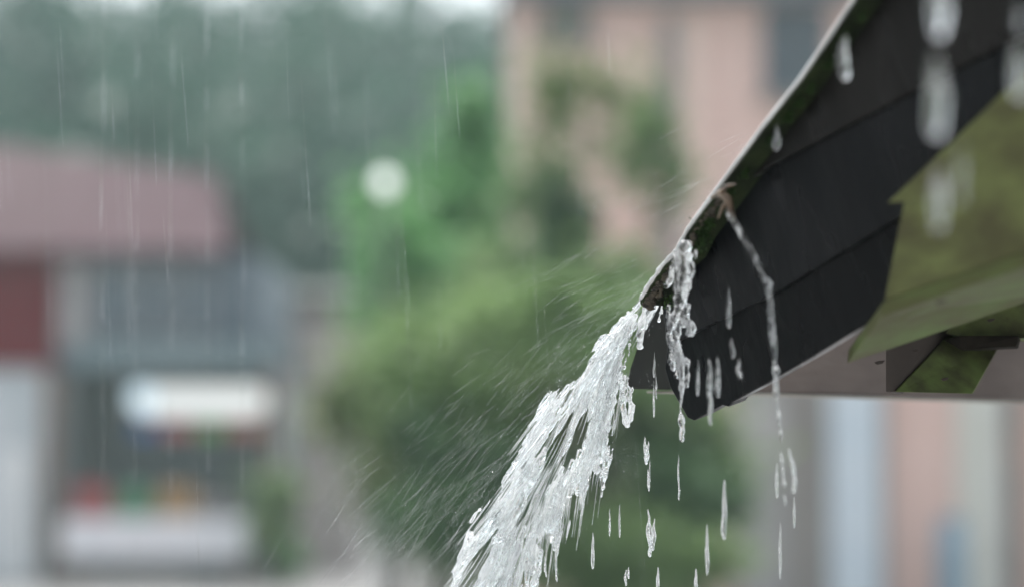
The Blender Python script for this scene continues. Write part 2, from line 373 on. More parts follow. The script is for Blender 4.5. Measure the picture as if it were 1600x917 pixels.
px_tree('shrub', 'small upright green shrub growing beside the counter', 'shrub', 428, 800, 42, 85, 38, 2200, .10, L_mid, (.4,1), clumps=9)
px_tree('shrub', 'round green shrub at the foot of the pale pillar', 'shrub', 452, 870, 40, 50, 38.5, 1200, .10, L_bright, (0,.6), clumps=7)
pl = empty('gate_pillar', (X(510,43), 43, 0), 'pale pinkish grey gate pillar right of the shop house', 'pillar')
MB().box((X(468,43), 43, 0), (X(560,43), 43.9, Z(520,43))).build('shaft', M_greywall, pl)
MB().box((X(460,43), 42.9, Z(520,43)+.002), (X(568,43), 44, Z(500,43))).build('cap', M_greywall, pl)
MB().box((X(474,43), 42.94, Z(668,43)), (X(512,43), 42.997, Z(615,43))).build('plaque', mat('cream_plaque', (.55,.53,.44), .6), pl)
pw = empty('brown_shed', (X(470,48), 48, 0), 'dim brown shed in the gap behind the gate pillar', 'shed')
MB().box((X(400,48), 48, 0), (X(560,48), 51, Z(470,48))).build('wall', mat('shed_boards', (.13,.11,.10), .8, (.18,.16,.14), 2), pw)
MB().prism([(X(390,48),47.7,Z(470,48)),(X(570,48),47.7,Z(470,48)),(X(570,48),51.3,Z(440,48)),(X(390,48),51.3,Z(440,48))],
           [(X(390,48),47.7,Z(470,48)+.1),(X(570,48),47.7,Z(470,48)+.1),(X(570,48),51.3,Z(440,48)+.1),(X(390,48),51.3,Z(440,48)+.1)]).build('roof', mat('dark_shed_roof', (.05,.05,.045), .6, (.08,.08,.07), 2), pw)

# street lamp
YP = 20.5; gp = onY(602, 286, YP)
sp = empty('street_lamp', (gp.x, YP, 0), 'white globe street lamp standing beside the vivid green tree', 'street lamp')
MB().tube([(gp.x,YP,0),(gp.x,YP,.25),(gp.x,YP,.3),(gp.x,YP,gp.z-.12)], [.06,.055,.026,.02], 10).build('pole', M_grey, sp)
MB().ball(gp, .085, 20, 14).build('globe', mat('lamp_globe', (.85,.87,.85), .3, emit=(.95,1,.98), estr=.45), sp, True)
MB().tube([(gp.x,YP,gp.z-.15),(gp.x,YP,gp.z-.095)], [.045,.06], 12).build('collar', M_grey, sp)

# ------------------------------------------------------------------ pink house
YB = 28.0
M_pink = mat('pink_render', (.70,.485,.42), .85, (.76,.55,.49), .7)
M_peach = mat('peach_render', (.76,.58,.50), .85, (.80,.63,.55), .8)
M_pane2 = mat('shadowy_glass', (.06,.075,.09), .1, spec=.6)
M_blinds = mat('blue_white_blind', (.72,.79,.85), .6, (.78,.83,.87), 2)
M_cream = mat('cream_shutter', (.70,.69,.62), .6, (.76,.75,.69), 2)
M_taupe = mat('taupe_stone', (.24,.215,.195), .8, (.30,.27,.25), 1)
k = empty('pink_house', (X(1200,YB), YB, 0), 'two storey pink rendered house behind the pavilion roof', 'house')
def bx(a, b, c, d, y0, y1, name, m, par=k, Y=YB): return MB().box((X(a,Y), y0, Z(d,Y)), (X(b,Y), y1, Z(c,Y))).build(name, m, par)
MB().box((X(795,YB), YB, 0), (X(1820,YB), YB+7, Z(1,YB))).build('wall', M_pink, k)
bx(782, 1840, -60, 3, YB-.5, YB+7.3, 'eave', mat('grey_blue_eave', (.14,.16,.19), .6, (.18,.2,.22), 1))
bx(1068, 1098, 28, 600, YB-.1, YB-.003, 'pilaster', M_peach); bx(797, 826, 28, 600, YB-.1, YB-.003, 'pilaster', M_peach)
MB().tube([(X(1047,YB), YB-.09, Z(30,YB)), (X(1047,YB), YB-.09, .1)], .075, 10).build('drainpipe', M_grey, k)
def window(a, b, c, d, m=M_pane2, fm=M_grey, arch=False):
    Y0 = YB-.07; t = .07; X0, X1, Z0, Z1 = X(a,YB), X(b,YB), Z(d,YB), Z(c,YB); f = MB()
    f.box((X0, Y0, Z0), (X0+t, YB-.002, Z1)).box((X1-t, Y0, Z0), (X1, YB-.002, Z1)).box((X0+t, Y0, Z0), (X1-t, YB-.002, Z0+t)).box((X0+t, Y0, Z1-t), (X1-t, YB-.002, Z1))
    xm = (X0+X1)/2; f.box((xm-.02, Y0+.01, Z0+t), (xm+.02, YB-.002, Z1-t))
    wf = f.build('window', fm, k)
    MB().box((X0+t, YB-.035, Z0+t), (xm-.021, YB-.004, Z1-t)).box((xm+.021, YB-.035, Z0+t), (X1-t, YB-.004, Z1-t)).build('pane', m, wf)
    MB().box((X0-.08, YB-.13, Z0-.09), (X1+.08, YB-.002, Z0-.003)).build('sill', M_taupe, wf)
window(1196, 1296, 12, 150, fm=M_slate); window(848, 925, 8, 62, fm=M_taupe); window(1130, 1175, 320, 420)
# round dark vent high on the wall
rc = (X(1238,YB), Z(62,YB))
bx(1148, 1222, 560, 1000, YB-.25, YB-.003, 'porch_pier', M_greywall); bx(1224, 1278, 560, 1000, YB-.16, YB-.003, 'porch_pier', M_taupe)
def slat_door(a, b, c, d, m, name, n):
    q = MB(); zs = np.linspace(Z(d,YB), Z(c,YB), n+1); x0, x1 = X(a,YB), X(b,YB)
    for i in range(n):
        q.prism([(x0,YB-.09,zs[i]),(x1,YB-.09,zs[i]),(x1,YB-.05,zs[i+1]-.004),(x0,YB-.05,zs[i+1]-.004)],
                [(x0,YB-.02,zs[i]),(x1,YB-.02,zs[i]),(x1,YB-.02,zs[i+1]-.004),(x0,YB-.02,zs[i+1]-.004)])
    o = q.build(name, m, k)
slat_door(1292, 1372, 570, 960, M_blinds, 'louvre_door', 34)
bx(1282, 1291, 566, 962, YB-.12, YB-.003, 'door_frame', M_grey); bx(1373, 1382, 566, 962, YB-.12, YB-.003, 'door_frame', M_grey)
slat_door(1490, 1558, 570, 960, M_cream, 'louvre_shutter', 34)
bx(1558, 1566, 566, 962, YB-.1, YB-.003, 'door_frame', M_white)
bx(1568, 1590, 560, 1000, YB-.2, YB-.003, 'timber_post', M_brown); bx(1592, 1700, 560, 960, YB-.05, YB-.003, 'wall_panel', M_peach)
# low blue bin and step
bbn = empty('water_butt', (X(1482,27.4), 27.4, 0), 'small blue barrel standing against the cream shutter', 'barrel')
zt = Z(812,27.4); xx = X(1482,27.4)
MB().tube([(xx,27.4,0),(xx,27.4,zt*.3),(xx,27.4,zt*.7),(xx,27.4,zt)], [.14,.17,.17,.14], 18).build('body', mat('blue_plastic', (.22,.32,.40), .4), bbn, True)
MB().tube([(xx,27.4,zt+.002),(xx,27.4,zt+.035)], [.15,.15], 18).build('lid', mat('pale_blue_plastic', (.30,.42,.50), .4), bbn)

# ------------------------------------------------------------------ pavilion eave (in focus)
def board_mat(name, dark, light, rough, sp=.2):
    """wet black-brown paint with runs along the fall of the water, grime and pits"""
    m = mat(name, dark, rough, light, 9, (1,1,.35), .25, 70, spec=sp, lo=.35, hi=.75)
    t = m.node_tree; p = t.nodes['Principled BSDF']; tc = t.nodes.new('ShaderNodeTexCoord'); mp = t.nodes.new('ShaderNodeMapping')
    mp.inputs['Scale'].default_value = (1, 1, .22); t.links.new(tc.outputs['Object'], mp.inputs['Vector'])
    n = t.nodes.new('ShaderNodeTexNoise'); n.inputs['Scale'].default_value = 26; n.inputs['Detail'].default_value = 5; t.links.new(mp.outputs[0], n.inputs['Vector'])
    r = t.nodes.new('ShaderNodeMapRange'); r.inputs[1].default_value = .4; r.inputs[2].default_value = .62; r.inputs[3].default_value = .14; r.inputs[4].default_value = .5
    t.links.new(n.outputs[0], r.inputs[0]); t.links.new(r.outputs[0], p.inputs['Roughness'])
    return m
M_b1 = board_mat('weathered_brown_board', (.004,.0037,.0034), (.012,.0105,.0092), .42, .12)
M_b2 = board_mat('wet_black_board', (.0016,.0021,.003), (.006,.0072,.009), .38, .11)
M_b3 = board_mat('wet_black_lower_board', (.001,.0014,.002), (.004,.005,.006), .36, .075)
M_sheet = mat('wet_zinc_edge', (.42,.42,.41), .25, (.6,.6,.59), 30, bump=.5, bscale=90, metal=.3)
M_moss = leaf_mat('moss', (.012,.03,.008), (.06,.12,.03))
M_crust = mat('lichen_crust', (.02,.016,.012), .8, (.085,.07,.045), 120, bump=.8, bscale=200)
FP = Plane((1080,655,2.03), (1010,462,2.035), (1600,300,1.66))
pav = empty('pavilion_roof', (.45, 2.15, 0), 'dark wet pavilion eave with mossy sloping edge and green underside boards', 'roof')
nrm = FP.n
def slab(name, pts, off, th, m, par=pav, bev=.0015, P=FP):
    fr = [P.at(x, y, off) for x, y in pts]; bk = [p - P.n*th for p in fr]
    return bevel(MB().prism(fr, bk).build(name, m, par), bev)
slab('fascia_board', [(1112,322),(1127,290),(1195,200),(1290,72),(1345,-5),(1450,-150),(1800,-150),(1800,-48),(1420,147),(1200,262)], .011, .02, M_b1)
slab('fascia_board', [(1030,448),(1060,408),(1110,328),(1119,312),(1200,262),(1420,147),(1560,76),(1560,262),(1395,346),(1300,404),(1205,462),(1109,508),(1042,542)], .004, .02, M_b2)
slab('fascia_board', [(1042,540),(1109,506),(1205,460),(1300,402),(1395,344),(1560,260),(1560,400),(1400,478),(1272,556),(1200,598),(1143,629),(1138,636),(1128,633),(1084,657),(1074,653),(1046,604),(1038,575)], -.003, .02, M_b3)
# roof sheet: starts at the rim, overhangs the boards a little and runs back over the pavilion
rim = [(1004,470),(1018,446),(1040,415),(1062,392),(1078,360),(1100,330),(1120,303),(1150,262),(1200,194),(1252,128),(1300,58),(1338,0),(1400,-88),(1460,-170)]
rm3 = [FP.at(x-3, y-2, .030) for x, y in rim]
back = -nrm; back = Vector((back.x, back.y, .0)).normalized()*1.3
lift = Vector((0, 0, -.012))
sh = MB(); n_ = len(rm3)
A = rm3; Bk = [p + back for p in rm3]
sh.add(A + Bk + [p + lift*.35 + nrm*0 for p in A] + [p + lift for p in Bk],
       [(i, i+1, n_+i+1, n_+i) for i in range(n_-1)] + [(2*n_+i, 3*n_+i, 3*n_+i+1, 2*n_+i+1) for i in range(n_-1)] +
       [(i, 2*n_+i, 2*n_+i+1, i+1) for i in range(n_-1)] + [(n_+i, n_+i+1, 3*n_+i+1, 3*n_+i) for i in range(n_-1)] +
       [(0, n_, 3*n_, 2*n_), (n_-1, 3*n_-1, 4*n_-1, 2*n_-1+n_)][:1])
sh.build('roof_sheet', mat('dark_wet_sheet', (.010,.014,.007), .85, (.022,.032,.012), 30, bump=.4, bscale=90, spec=.1), pav)
# rolled lip with nicks
lp = MB(); pts = []; rr = []
for i in range(n_-1):
    for s_ in range(14):
        f = s_/14; p = rm3[i].lerp(rm3[i+1], f); w_ = max(.25, 1 - i/6)
        q = noise.noise(p*90)*.0012*w_; pts.append(p + Vector((q*.6, 0, q))); rr.append(.0016 + .0006*(1-i/12) + .0012*w_*noise.noise(p*150))
lp.tube(pts, rr, 8).build('rolled_lip', M_sheet, pav, True)
# crust and moss under the lip, thick towards the corner
cr = MB()
for k_ in range(330):
    f = rnd()**3; u = f*6.2; i = int(u); x = rim[i][0] + (rim[i+1][0]-rim[i][0])*(u-i); y = rim[i][1] + (rim[i+1][1]-rim[i][1])*(u-i)
    d = abs(random.gauss(0, 1))*(5 if x > 1090 else 7); s_ = ru(.0008, .003)
    c = FP.at(x + d*.75 + 2, y + d*.65 + 1, .028 - d*.0004)
    cr.ball(c, (s_*ru(.7,1.5), s_, s_*ru(.7,1.5)), 6, 4)
cr.build('lichen_crust', M_crust, pav, True)
ms = MB()
def moss_tuft(x, y, r, n, off):
    for k_ in range(n):
        d = Vector((ru(-1,1), ru(-1,1), 0)); p = FP.at(x + d.x*r, y + d.y*r*1.2, off + ru(-.003,.003))
        t = (Vector((ru(-.6,.6), ru(-1,.1), ru(-1,.5)))).normalized(); b = t.orthogonal().normalized(); s_ = ru(.0016,.0042); 
        ms.add([p - b*s_*.22, p + t*s_*.5 + b*s_*.25, p + t*s_, p - b*s_*.25 + t*s_*.4], [(0,1,2,3)], ru(0,1))
for x, y, r, n in ((1088,352,9,220),(1098,362,12,300),(1104,342,9,240),(1094,380,11,200),(1110,320,7,160),(1140,292,8,160),(1160,268,8,140),(1200,215,9,130),(1228,180,10,200),(1245,155,10,220),(1262,132,10,160),(1290,95,9,120),(1318,52,10,120),(1340,20,10,120),
                   (1035,440,7,100),(1052,420,7,110),(1070,395,7,110),(1045,470,9,60)):
    moss_tuft(x, y, r, n, .022)
ms.build('moss', M_moss, pav, fix=False)
# beam under the roof, running away to the right
M_beam = mat('damp_brown_beam', (.085,.064,.055), .7, (.15,.118,.102), 7, (1,1,3), .3, 60)
BP = Plane((980,606,2.10), (1600,626,2.50), (980,400,2.10))
bl, br = BP.at(975, 607), BP.at(1930, 636.5)
bdir = Vector((br.x-bl.x, br.y-bl.y, 0)).normalized(); bn_ = Vector((-bdir.y, bdir.x, 0))
zb = BP.at(980, 607).z
def beam_box(name, a, b, z0, z1, d0, d1, m, par=pav, bev=.002):
    q = [Vector((p.x, p.y, 0)) for p in (a, b)]
    fr = [q[0] + bn_*d0 + Vector((0,0,z0)), q[1] + bn_*d0 + Vector((0,0,z0)), q[1] + bn_*d0 + Vector((0,0,z1)), q[0] + bn_*d0 + Vector((0,0,z1))]
    bk = [p + bn_*(d1-d0) for p in fr]
    return bevel(MB().prism(fr, bk).build(name, m, par), bev)
bf = [BP.at(*q) for q in ((1048,609),(1048,520),(1140,505),(1300,440),(1420,300),(1930,300))] + [br]
bevel(MB().prism(bf, [p + Vector((.03,.07,.004)) for p in bf]).build('beam', M_beam, pav), .002)
ef = [BP.at(*q) for q in ((977,607),(984,575),(994,545),(1003,482),(1047,440),(1047,609))]
bevel(MB().prism(ef, [p + Vector((.03,.07,.004)) for p in ef]).build('beam_end', mat('shaded_green_beam_end', (.006,.007,.004), .7, (.016,.019,.009), 12), pav), .002)  # left end of the beam, its shade painted into the dark green
beam_box('lit_edge_strip', BP.at(1048,609), br, zb-.0022, zb-.0005, -.002, .03, mat('painted_edge_light', (.20,.185,.155), .6, (.28,.26,.22), 20))  # pale strip painted for the light along the beam's lower edge
M_green = mat('mossy_green_paint', (.062,.059,.023), .6, (.115,.130,.044), 22, (.6,.6,1.4), .3, 60, spec=.15)
M_green2 = mat('algae_green_paint', (.068,.073,.026), .6, (.09,.135,.038), 20, (.6,.6,2.0), .3, 60, spec=.15)
GP = Plane((1385,318,1.74), (1330,545,1.80), (1600,110,1.60))
def gslab(name, pts, off, th, m, P): 
    return slab(name, pts, off, th, m, pav, .001, P)
gslab('green_board', [(1385,318),(1412,316),(1381,470),(1600,394),(1800,325),(1800,-80),(1600,112),(1480,228)], 0, .018, M_green, GP)
e0 = [GP.at(1381,470,.0005), GP.at(1325,546,.0005)]
# folded lower flange of the green board
p1, p2, p3 = GP.at(1381,471), GP.at(1600,395), GP.at(1800,326)
q1, q2, q3, q4 = at(1326,546,1.88), at(1515,482,1.86), at(1640,438,1.85), at(1800,380,1.84)
off_ = Vector((0, .008, -.010))*-1
MB().prism([p1, p2, p3, q4, q3, q2, q1], [v - off_ for v in (p1, p2, p3, q4, q3, q2, q1)]).build('folded_flange', M_green2, pav)
# corbel blocks on the beam
def corb(name, faces, m): 
    fr, bk = faces; return bevel(MB().prism(fr, bk).build(name, m, pav), .001)
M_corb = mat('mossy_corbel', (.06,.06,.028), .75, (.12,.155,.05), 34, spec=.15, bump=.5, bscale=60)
M_shade = mat('shaded_corbel_side', (.05,.04,.035), .75, (.07,.058,.05), 9, bump=.3, spec=.1)  # side face of the block, its shade put into the dark brown
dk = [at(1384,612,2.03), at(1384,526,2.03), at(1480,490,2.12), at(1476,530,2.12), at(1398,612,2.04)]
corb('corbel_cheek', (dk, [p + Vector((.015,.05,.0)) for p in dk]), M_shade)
gf = [at(1398,612,2.035), at(1474,532,2.11), at(1562,540,2.14), at(1520,615,2.07)]
corb('corbel', (gf, [p + Vector((.02,.09,.02)) for p in gf]), M_corb)
gu = [at(1476,520,2.10), at(1520,478,2.10), at(1620,430,2.08), at(1760,430,2.06), at(1760,515,2.06), at(1590,528,2.08), at(1500,526,2.10)]
corb('upper_corbel', (gu, [p + Vector((.02,.06,.0)) for p in gu]), M_corb)
gd = [at(1474,530,2.095), at(1500,524,2.085), at(1592,524,2.065), at(1588,541,2.07), at(1500,545,2.085)]
corb('corbel_gap_shade', (gd, [p + Vector((.01,.04,.0)) for p in gd]), mat('painted_gap_shade', (.012,.010,.008), .9, (.03,.025,.02), 40, spec=.04))  # dark strip standing in for the shade in the gap under the upper corbel
for x_, y_, r_ in ((1468,471,5),(1374,566,5),(1476,592,4),(1430,548,3),(1548,500,4)):
    slab('knot_hole', [(x_-r_*1.6,y_),(x_-r_*.3,y_-r_*.5),(x_+r_*1.8,y_-r_*.7),(x_+r_,y_+r_*.3),(x_-r_*.6,y_+r_*.7)], 0, .002, M_shade, pav, .0003, Plane((1385,318,1.735 if x_ == 1468 else 1.99), (1330,545,1.795 if x_ == 1468 else 2.0), (1600,110,1.6 if x_ == 1468 else 1.97)))
# ceiling boards above so no sky shows under the roof
cb = [BP.at(1000, 585, .002) + Vector((0,0,.05)), BP.at(1900, 585, .002) + Vector((0,0,.05))]
# support posts standing outside the frame
for px in (1860,):
    p = BP.at(px, 629) + bn_*.05; q = MB(); q.box((p.x-.06, p.y-.06, 0), (p.x+.06, p.y+.06, zb-.005)); bevel(q.build('post', M_beam, pav), .004)

# ------------------------------------------------------------------ twig caught on the edge
tw = MB(); M_twig = mat('wet_twig', (.05,.03,.018), .4, (.14,.09,.05), 90, bump=.5, bscale=150)
def fp(x, y, off): return FP.at(x, y, off)
tw.tube([fp(1112,308,.034), fp(1126,302,.04), fp(1138,312,.042), fp(1142,330,.043), fp(1150,352,.04)], [.0016,.003,.0034,.0026,.0008], 8)
tw.tube([fp(1126,302,.04), fp(1134,292,.043), fp(1150,288,.043)], [.002,.0018,.0006], 7)
tw.tube([fp(1136,314,.042), fp(1128,326,.045), fp(1122,342,.045)], [.0018,.0014,.0005], 7)
tag(tw.build('twig', M_twig, smooth=True), 'short brown wet twig caught on the mossy roof edge', 'twig')

# ------------------------------------------------------------------ water
W_stream = water_mat('rushing_water', .6, 80, tilt=R(25))
W_drop = water_mat('water_drop', .4, 220, clear=.28)  # white share paints in the sky light that drops refract
W_clear = water_mat('clear_trickle', .4, 200, clear=.15)
W_thread = water_mat('water_thread', .85, 95, clear=.5, tilt=R(25))
W_rain = water_mat('rain_water', .0, clear=.8)
W_spray = water_mat('spray_water', .85, 200, clear=.74)

STREAM = [(1010,458),(985,488),(955,515),(930,540),(918,577),(881,602),(848,618),(840,659),(811,704),(782,762),(757,778),(737,828),(720,869),(706,917),(690,960),(676,1010),
          (800,1010),(819,917),(836,902),(844,869),(832,852),(840,840),(860,824),(868,832),(881,807),(885,770),(910,770),(924,733),(930,721),(947,741),(953,696),(947,684),(959,626),(984,598),(976,565),(982,532),(1000,500),(1028,478),(1042,452),(1030,440)]
HOLES = [[(918,635),(903,663),(885,717),(893,721),(914,692),(920,672)], [(780,820),(749,856),(731,900),(753,877),(770,865)]]
def inside(x, y, P):
    c = False; j = len(P)-1
    for i in range(len(P)):
        if (P[i][1] > y) != (P[j][1] > y) and x < (P[j][0]-P[i][0])*(y-P[i][1])/(P[j][1]-P[i][1]) + P[i][0]: c = not c
        j = i
    return c
def wet(x, y): return inside(x, y, STREAM) and not any(inside(x, y, h_) for h_ in HOLES)
def span(y):
    xs = []
    j = len(STREAM)-1
    for i in range(len(STREAM)):
        a, b = STREAM[i], STREAM[j]
        if (a[1] > y) != (b[1] > y): xs.append(a[0] + (y-a[1])/(b[1]-a[1])*(b[0]-a[0]))
        j = i
    return (min(xs), max(xs)) if xs else (900, 900)
def flow(x, y):
    a, b = span(y); u = 0 if b-a < 1 else max(0, min(1, (x-a)/(b-a)))
    d0 = Vector((-.60, .80)) if y > 560 else Vector((-.66, .75)); d1 = Vector((-.13, .99)) if y > 560 else Vector((-.45, .89))
    return d0.lerp(d1, u**1.3).normalized()
def depth0(y): return 2.035 + (y-460)*.00012
def remesh(mb, name, m, vox, disp=(), smooth_it=1, par=None):
    o = mb.build(name, m, par, True)
    r = o.modifiers.new('remesh', 'REMESH'); r.mode = 'VOXEL'; r.voxel_size = vox; r.use_smooth_shade = True
    if smooth_it: s_ = o.modifiers.new('smooth', 'SMOOTH'); s_.iterations = smooth_it; s_.factor = .5
    dg = bpy.context.evaluated_depsgraph_get(); me = bpy.data.meshes.new_from_object(o.evaluated_get(dg))
    o.modifiers.clear(); o.data = me
    if not me.materials: me.materials.append(m)
    me.polygons.foreach_set('use_smooth', [True]*len(me.polygons))
    if disp:
        fx = Vector((-.42, .0, -.9)).normalized(); fy = Vector((0,1,0)); fz = fx.cross(fy)
        nrm_ = [v.normal.copy() for v in me.vertices]; cos = [v.co.copy() for v in me.vertices]; res = []
        for p, n_v in zip(cos, nrm_):
            q = Vector((p.dot(fx), p.dot(fy), p.dot(fz)))
            a = 0
            for sc_, st_, am in disp: a += am*noise.noise(Vector((q.x*sc_*st_, q.y*sc_, q.z*sc_)))
            res += list(p + n_v*a)
        me.vertices.foreach_set('co', res); me.update()
    return o
random.seed(21)
sb = MB(); cnt = 0; PXM = 2.04/F
while cnt < 640:
    x, y = ru(690, 1045), ru(440, 1000)
    if not wet(x, y): continue
    a, b = span(y); u = (x-a)/(b-a+1e-6); edge = min(u, 1-u)
    if noise.noise(Vector(((x*.92 + y*.40)*.045, (y*.92 - x*.40)*.009, 3.3))) < ru(-.24, .16): continue     # clumps and thin places
    L = ru(40, 190) if edge > .12 else ru(18, 70)
    zoff = random.gauss(0, .011)*(1 if y > 520 else .6)
    P2 = []; cx, cy = x, y; steps = max(4, int(L/9)); wob = ru(0, 50)
    for s_ in range(steps):
        P2.append((cx, cy)); d = flow(cx, cy); cx += d.x*9 + noise.noise(Vector((cx*.03, cy*.03, wob)))*1.6; cy += d.y*9
        if not wet(cx, cy) and s_ > 1 and rnd() < .8: break
    if len(P2) < 3: continue
    q_ = rnd(); r0 = ru(.9, 2.2) if q_ < .6 else (ru(2.2, 4.5) if q_ < .9 else ru(4.5, 8))
    pts, rad = [], []
    for i, (px_, py_) in enumerate(P2):
        f = i/(len(P2)-1); e = (math.sin(math.pi*(.12+.83*f)))**.7
        pts.append(at(px_, py_, depth0(py_) + zoff)); rad.append(PXM*r0*e*(1 + .45*noise.noise(Vector((px_*.09, py_*.09, wob)))))
    sb.tube(pts, rad, 7); cnt += 1
for k_ in range(80):                                             # beads and ragged fingers on the fringe
    y = ru(470, 960); a, b = span(y); x = b + random.gauss(-2, 6) if rnd() < .85 else a + random.gauss(2, 5)
    s_ = ru(.9, 2.6)
    d = flow(x, y) if wet(x, y) else Vector((-.2, .98)); L = ru(12, 42)
    pts = [at(x + d.x*L*f, y + d.y*L*f, depth0(y) + random.gauss(0,.004)) for f in (0, .35, .7, 1)]
    sb.tube(pts, [PXM*s_*.35, PXM*s_*.8, PXM*s_, PXM*s_*.5], 7)
def finger(mb, pts, r0, r1, D=None, bead=1.0, n=14, amp=.35, k=8):
    """a hanging rope of water through photograph points, thicker where it beads"""
    out, rad = [], []; m_ = len(pts)-1; ws = ru(0, 99)
    for i in range(n+1):
        u = i/n*m_; j = min(int(u), m_-1); f = u-j
        x = pts[j][0] + (pts[j+1][0]-pts[j][0])*f; y = pts[j][1] + (pts[j+1][1]-pts[j][1])*f
        dd = D(x, y) if callable(D) else D
        r = (r0 + (r1-r0)*i/n)*(1 + amp*noise.noise(Vector((0, y*.07, ws)))*2)
        if i == 0: r *= .5
        if i == n: r *= .55
        if i == n-1: r *= bead
        out.append(at(x + noise.noise(Vector((y*.05, ws, 3)))*2, y, dd)); rad.append(max(.3, r)*PXM)
    mb.tube(out, rad, k)
d_s = lambda x, y: depth0(y) - .006
for pts, a, b in (([(1012,470),(1003,500),(1001,528),(1000,545)], 4, 6), ([(1030,462),(1036,480),(1034,492)], 4, 3.5),
                  ([(968,590),(972,620),(976,650),(984,668)], 5, 4.5), ([(980,600),(984,625),(987,660)], 3, 3), ([(935,690),(925,712),(916,745),(908,772)], 6, 3),
                  ([(944,690),(948,715),(946,740)], 5, 5), ([(868,790),(868,815),(866,832)], 6, 6), ([(736,830),(722,868),(712,905),(700,960)], 8, 6),
                  ([(835,850),(842,880),(836,920),(832,960)], 8, 5), ([(896,740),(892,762),(888,776)], 5, 3)):
    finger(sb, pts, a, b, d_s, 1.2)
so_ = remesh(sb, 'water_stream', W_stream, .0005, ((140,.15,.0026),(420,.13,.0009)), 1)
st_ = MB(); random.seed(33); c_ = 0
while c_ < 520:
    x, y = ru(680, 1045), ru(450, 990)
    if not (wet(x, y) and wet(x - 6, y) or rnd() < .12 and wet(x - 8, y)): continue
    L = ru(25, 110); cx, cy = x, y; P3 = []; zz = random.gauss(0, .012) - .004
    for i in range(6):
        P3.append(at(cx, cy, depth0(cy) + zz)); d = flow(cx, cy); cx += d.x*L/5; cy += d.y*L/5
    r = ru(.5, 1.3)*PXM; st_.tube(P3, [r*.2, r*.8, r, r*.9, r*.6, r*.2], 5); c_ += 1
st_.build('water_threads', W_thread, so_, True)
tag(so_, 'broad white torrent of water shooting off the roof corner', 'water stream')

# second, glassy stream off the moss
s2 = MB(); D2 = lambda x, y: FP.at(x, y, .05).y*FWD.y + (FP.at(x, y, .05).z-CAM_Z)*FWD.z
for pts, a, b in (([(1066,388),(1070,420),(1064,450),(1060,480),(1052,505),(1056,530),(1064,556),(1066,590),(1063,612)], 9, 4),
                  ([(1076,395),(1078,425),(1072,455),(1066,480)], 6, 5), ([(1060,398),(1058,440),(1056,470)], 4, 4), ([(1052,415),(1046,440),(1040,448)], 4, 4),
                  ([(1066,475),(1074,495),(1082,510),(1080,524)], 5, 5), ([(1048,490),(1047,520),(1050,545)], 5, 3), ([(1066,585),(1064,640),(1066,690)], 3.2, 4.5),
                  ([(1074,560),(1076,585),(1072,604)], 3, 2.5), ([(1058,540),(1060,570),(1056,590)], 3, 2), ([(1072,378),(1068,400)], 8, 9)):
    finger(s2, pts, a, b, D2, 1.25, 22, .45)
for k_ in range(60):
    y = ru(390, 560); x = 1066 + random.gauss(0, 9) - (y-390)*.05; finger(s2, [(x, y), (x-1, y+ru(8, 26))], ru(1.5,3.5), ru(1.5,4), D2, 1.2, 5)
o2 = remesh(s2, 'water_trickle', W_clear, .0006, ((300,.4,.0007),(700,.4,.0003)), 2)
tag(o2, 'ragged glassy trickle running down the dark corner beside the torrent', 'water trickle')

# rope of water led off by the twig
s3 = MB(); D3 = lambda x, y: D2(x, y) - .004
D3b = lambda x, y: D2(1200, 440) + (y-440)*.00003
finger(s3, [(1134,330),(1150,356),(1170,392),(1188,428),(1196,440)], 2.0, 3.0, D3b, 1.1, 16, .2)
finger(s3, [(1142,334),(1162,366),(1182,402),(1196,438)], 1.3, 1.8, D3b, 1.1, 16, .2)
pts = []
for i in range(18):
    y = 434 + i*12; pts.append((1199 + (y-434)*.075 + 1.3*math.sin(i*.7), y))
finger(s3, pts, 3.9, 2.0, D3b, 1, 60, .22)
for ya, yb, r_ in ((634,668,2.8),(660,694,2.4),(702,724,2.6),(716,760,2.2),(772,790,2.0)):
    finger(s3, [(1199+(ya-434)*.075, ya), (1201+((ya+yb)/2-434)*.075, (ya+yb)/2), (1199+(yb-434)*.08, yb)], r_*.7, r_, D3b, 1.2, 10, .4)
finger(s3, [(1194,436),(1200,446),(1206,440)], 3.5, 4.5, D3b, 1, 6)
finger(s3, [(1204,470),(1208,520),(1212,570),(1214,620)], 3.5, 3, D3b, 1, 24, .5)
finger(s3, [(1232,700),(1241,740),(1241,770)], 2.4, 3.4, D3b, 1.2, 12, .4)
o3 = remesh(s3, 'water_trickle', W_clear, .0006, ((300,.4,.0006),), 2)
tag(o3, 'long thin rope of water led off the edge by the twig', 'water trickle')

# drops, each a thing
def drop(x, y, wd, hh, D, label, n=1, m=W_drop):
    mb = MB(); sc_ = D/F
    for k_ in range(n):
        ox = 0 if n == 1 else ru(-.5, .5)*wd; oy = 0 if n == 1 else ru(-.3, .3)*hh
        rw = wd*.5/(1 if n == 1 else 1.9); hf = hh*.5*(1 if n == 1 else ru(.4, .75)); P3, rr_ = [], []; ws = ru(0, 99)
        for i in range(13):
            f = i/12; P3.append(at(x + ox + noise.noise(Vector((f*3, ws, 0)))*wd*(.2 if D > 1.5 else .08), y + oy - hf + 2*hf*f, D + (0 if n == 1 else ru(-.002,.002))))
            rr_.append(max(.02, math.sin(math.pi*min(1,(f*.97+.015)))**.45*((.35+.65*f) if D > 1.5 or hh > 120 else (.75+.25*f))*(1+.3*noise.noise(Vector((f*6, ws, 5)))))*rw*sc_)
        mb.tube(P3, rr_, 10)
    o = mb.build('water_drop', m, smooth=True)
    s_ = o.modifiers.new('sub', 'SUBSURF'); s_.levels = 1; s_.render_levels = 1
    # origin at the drop itself
    c = at(x, y, D)
    for v in o.data.vertices: v.co -= c
    o.location = c
    return tag(o, label, 'water drop', 'drops falling from the eave')
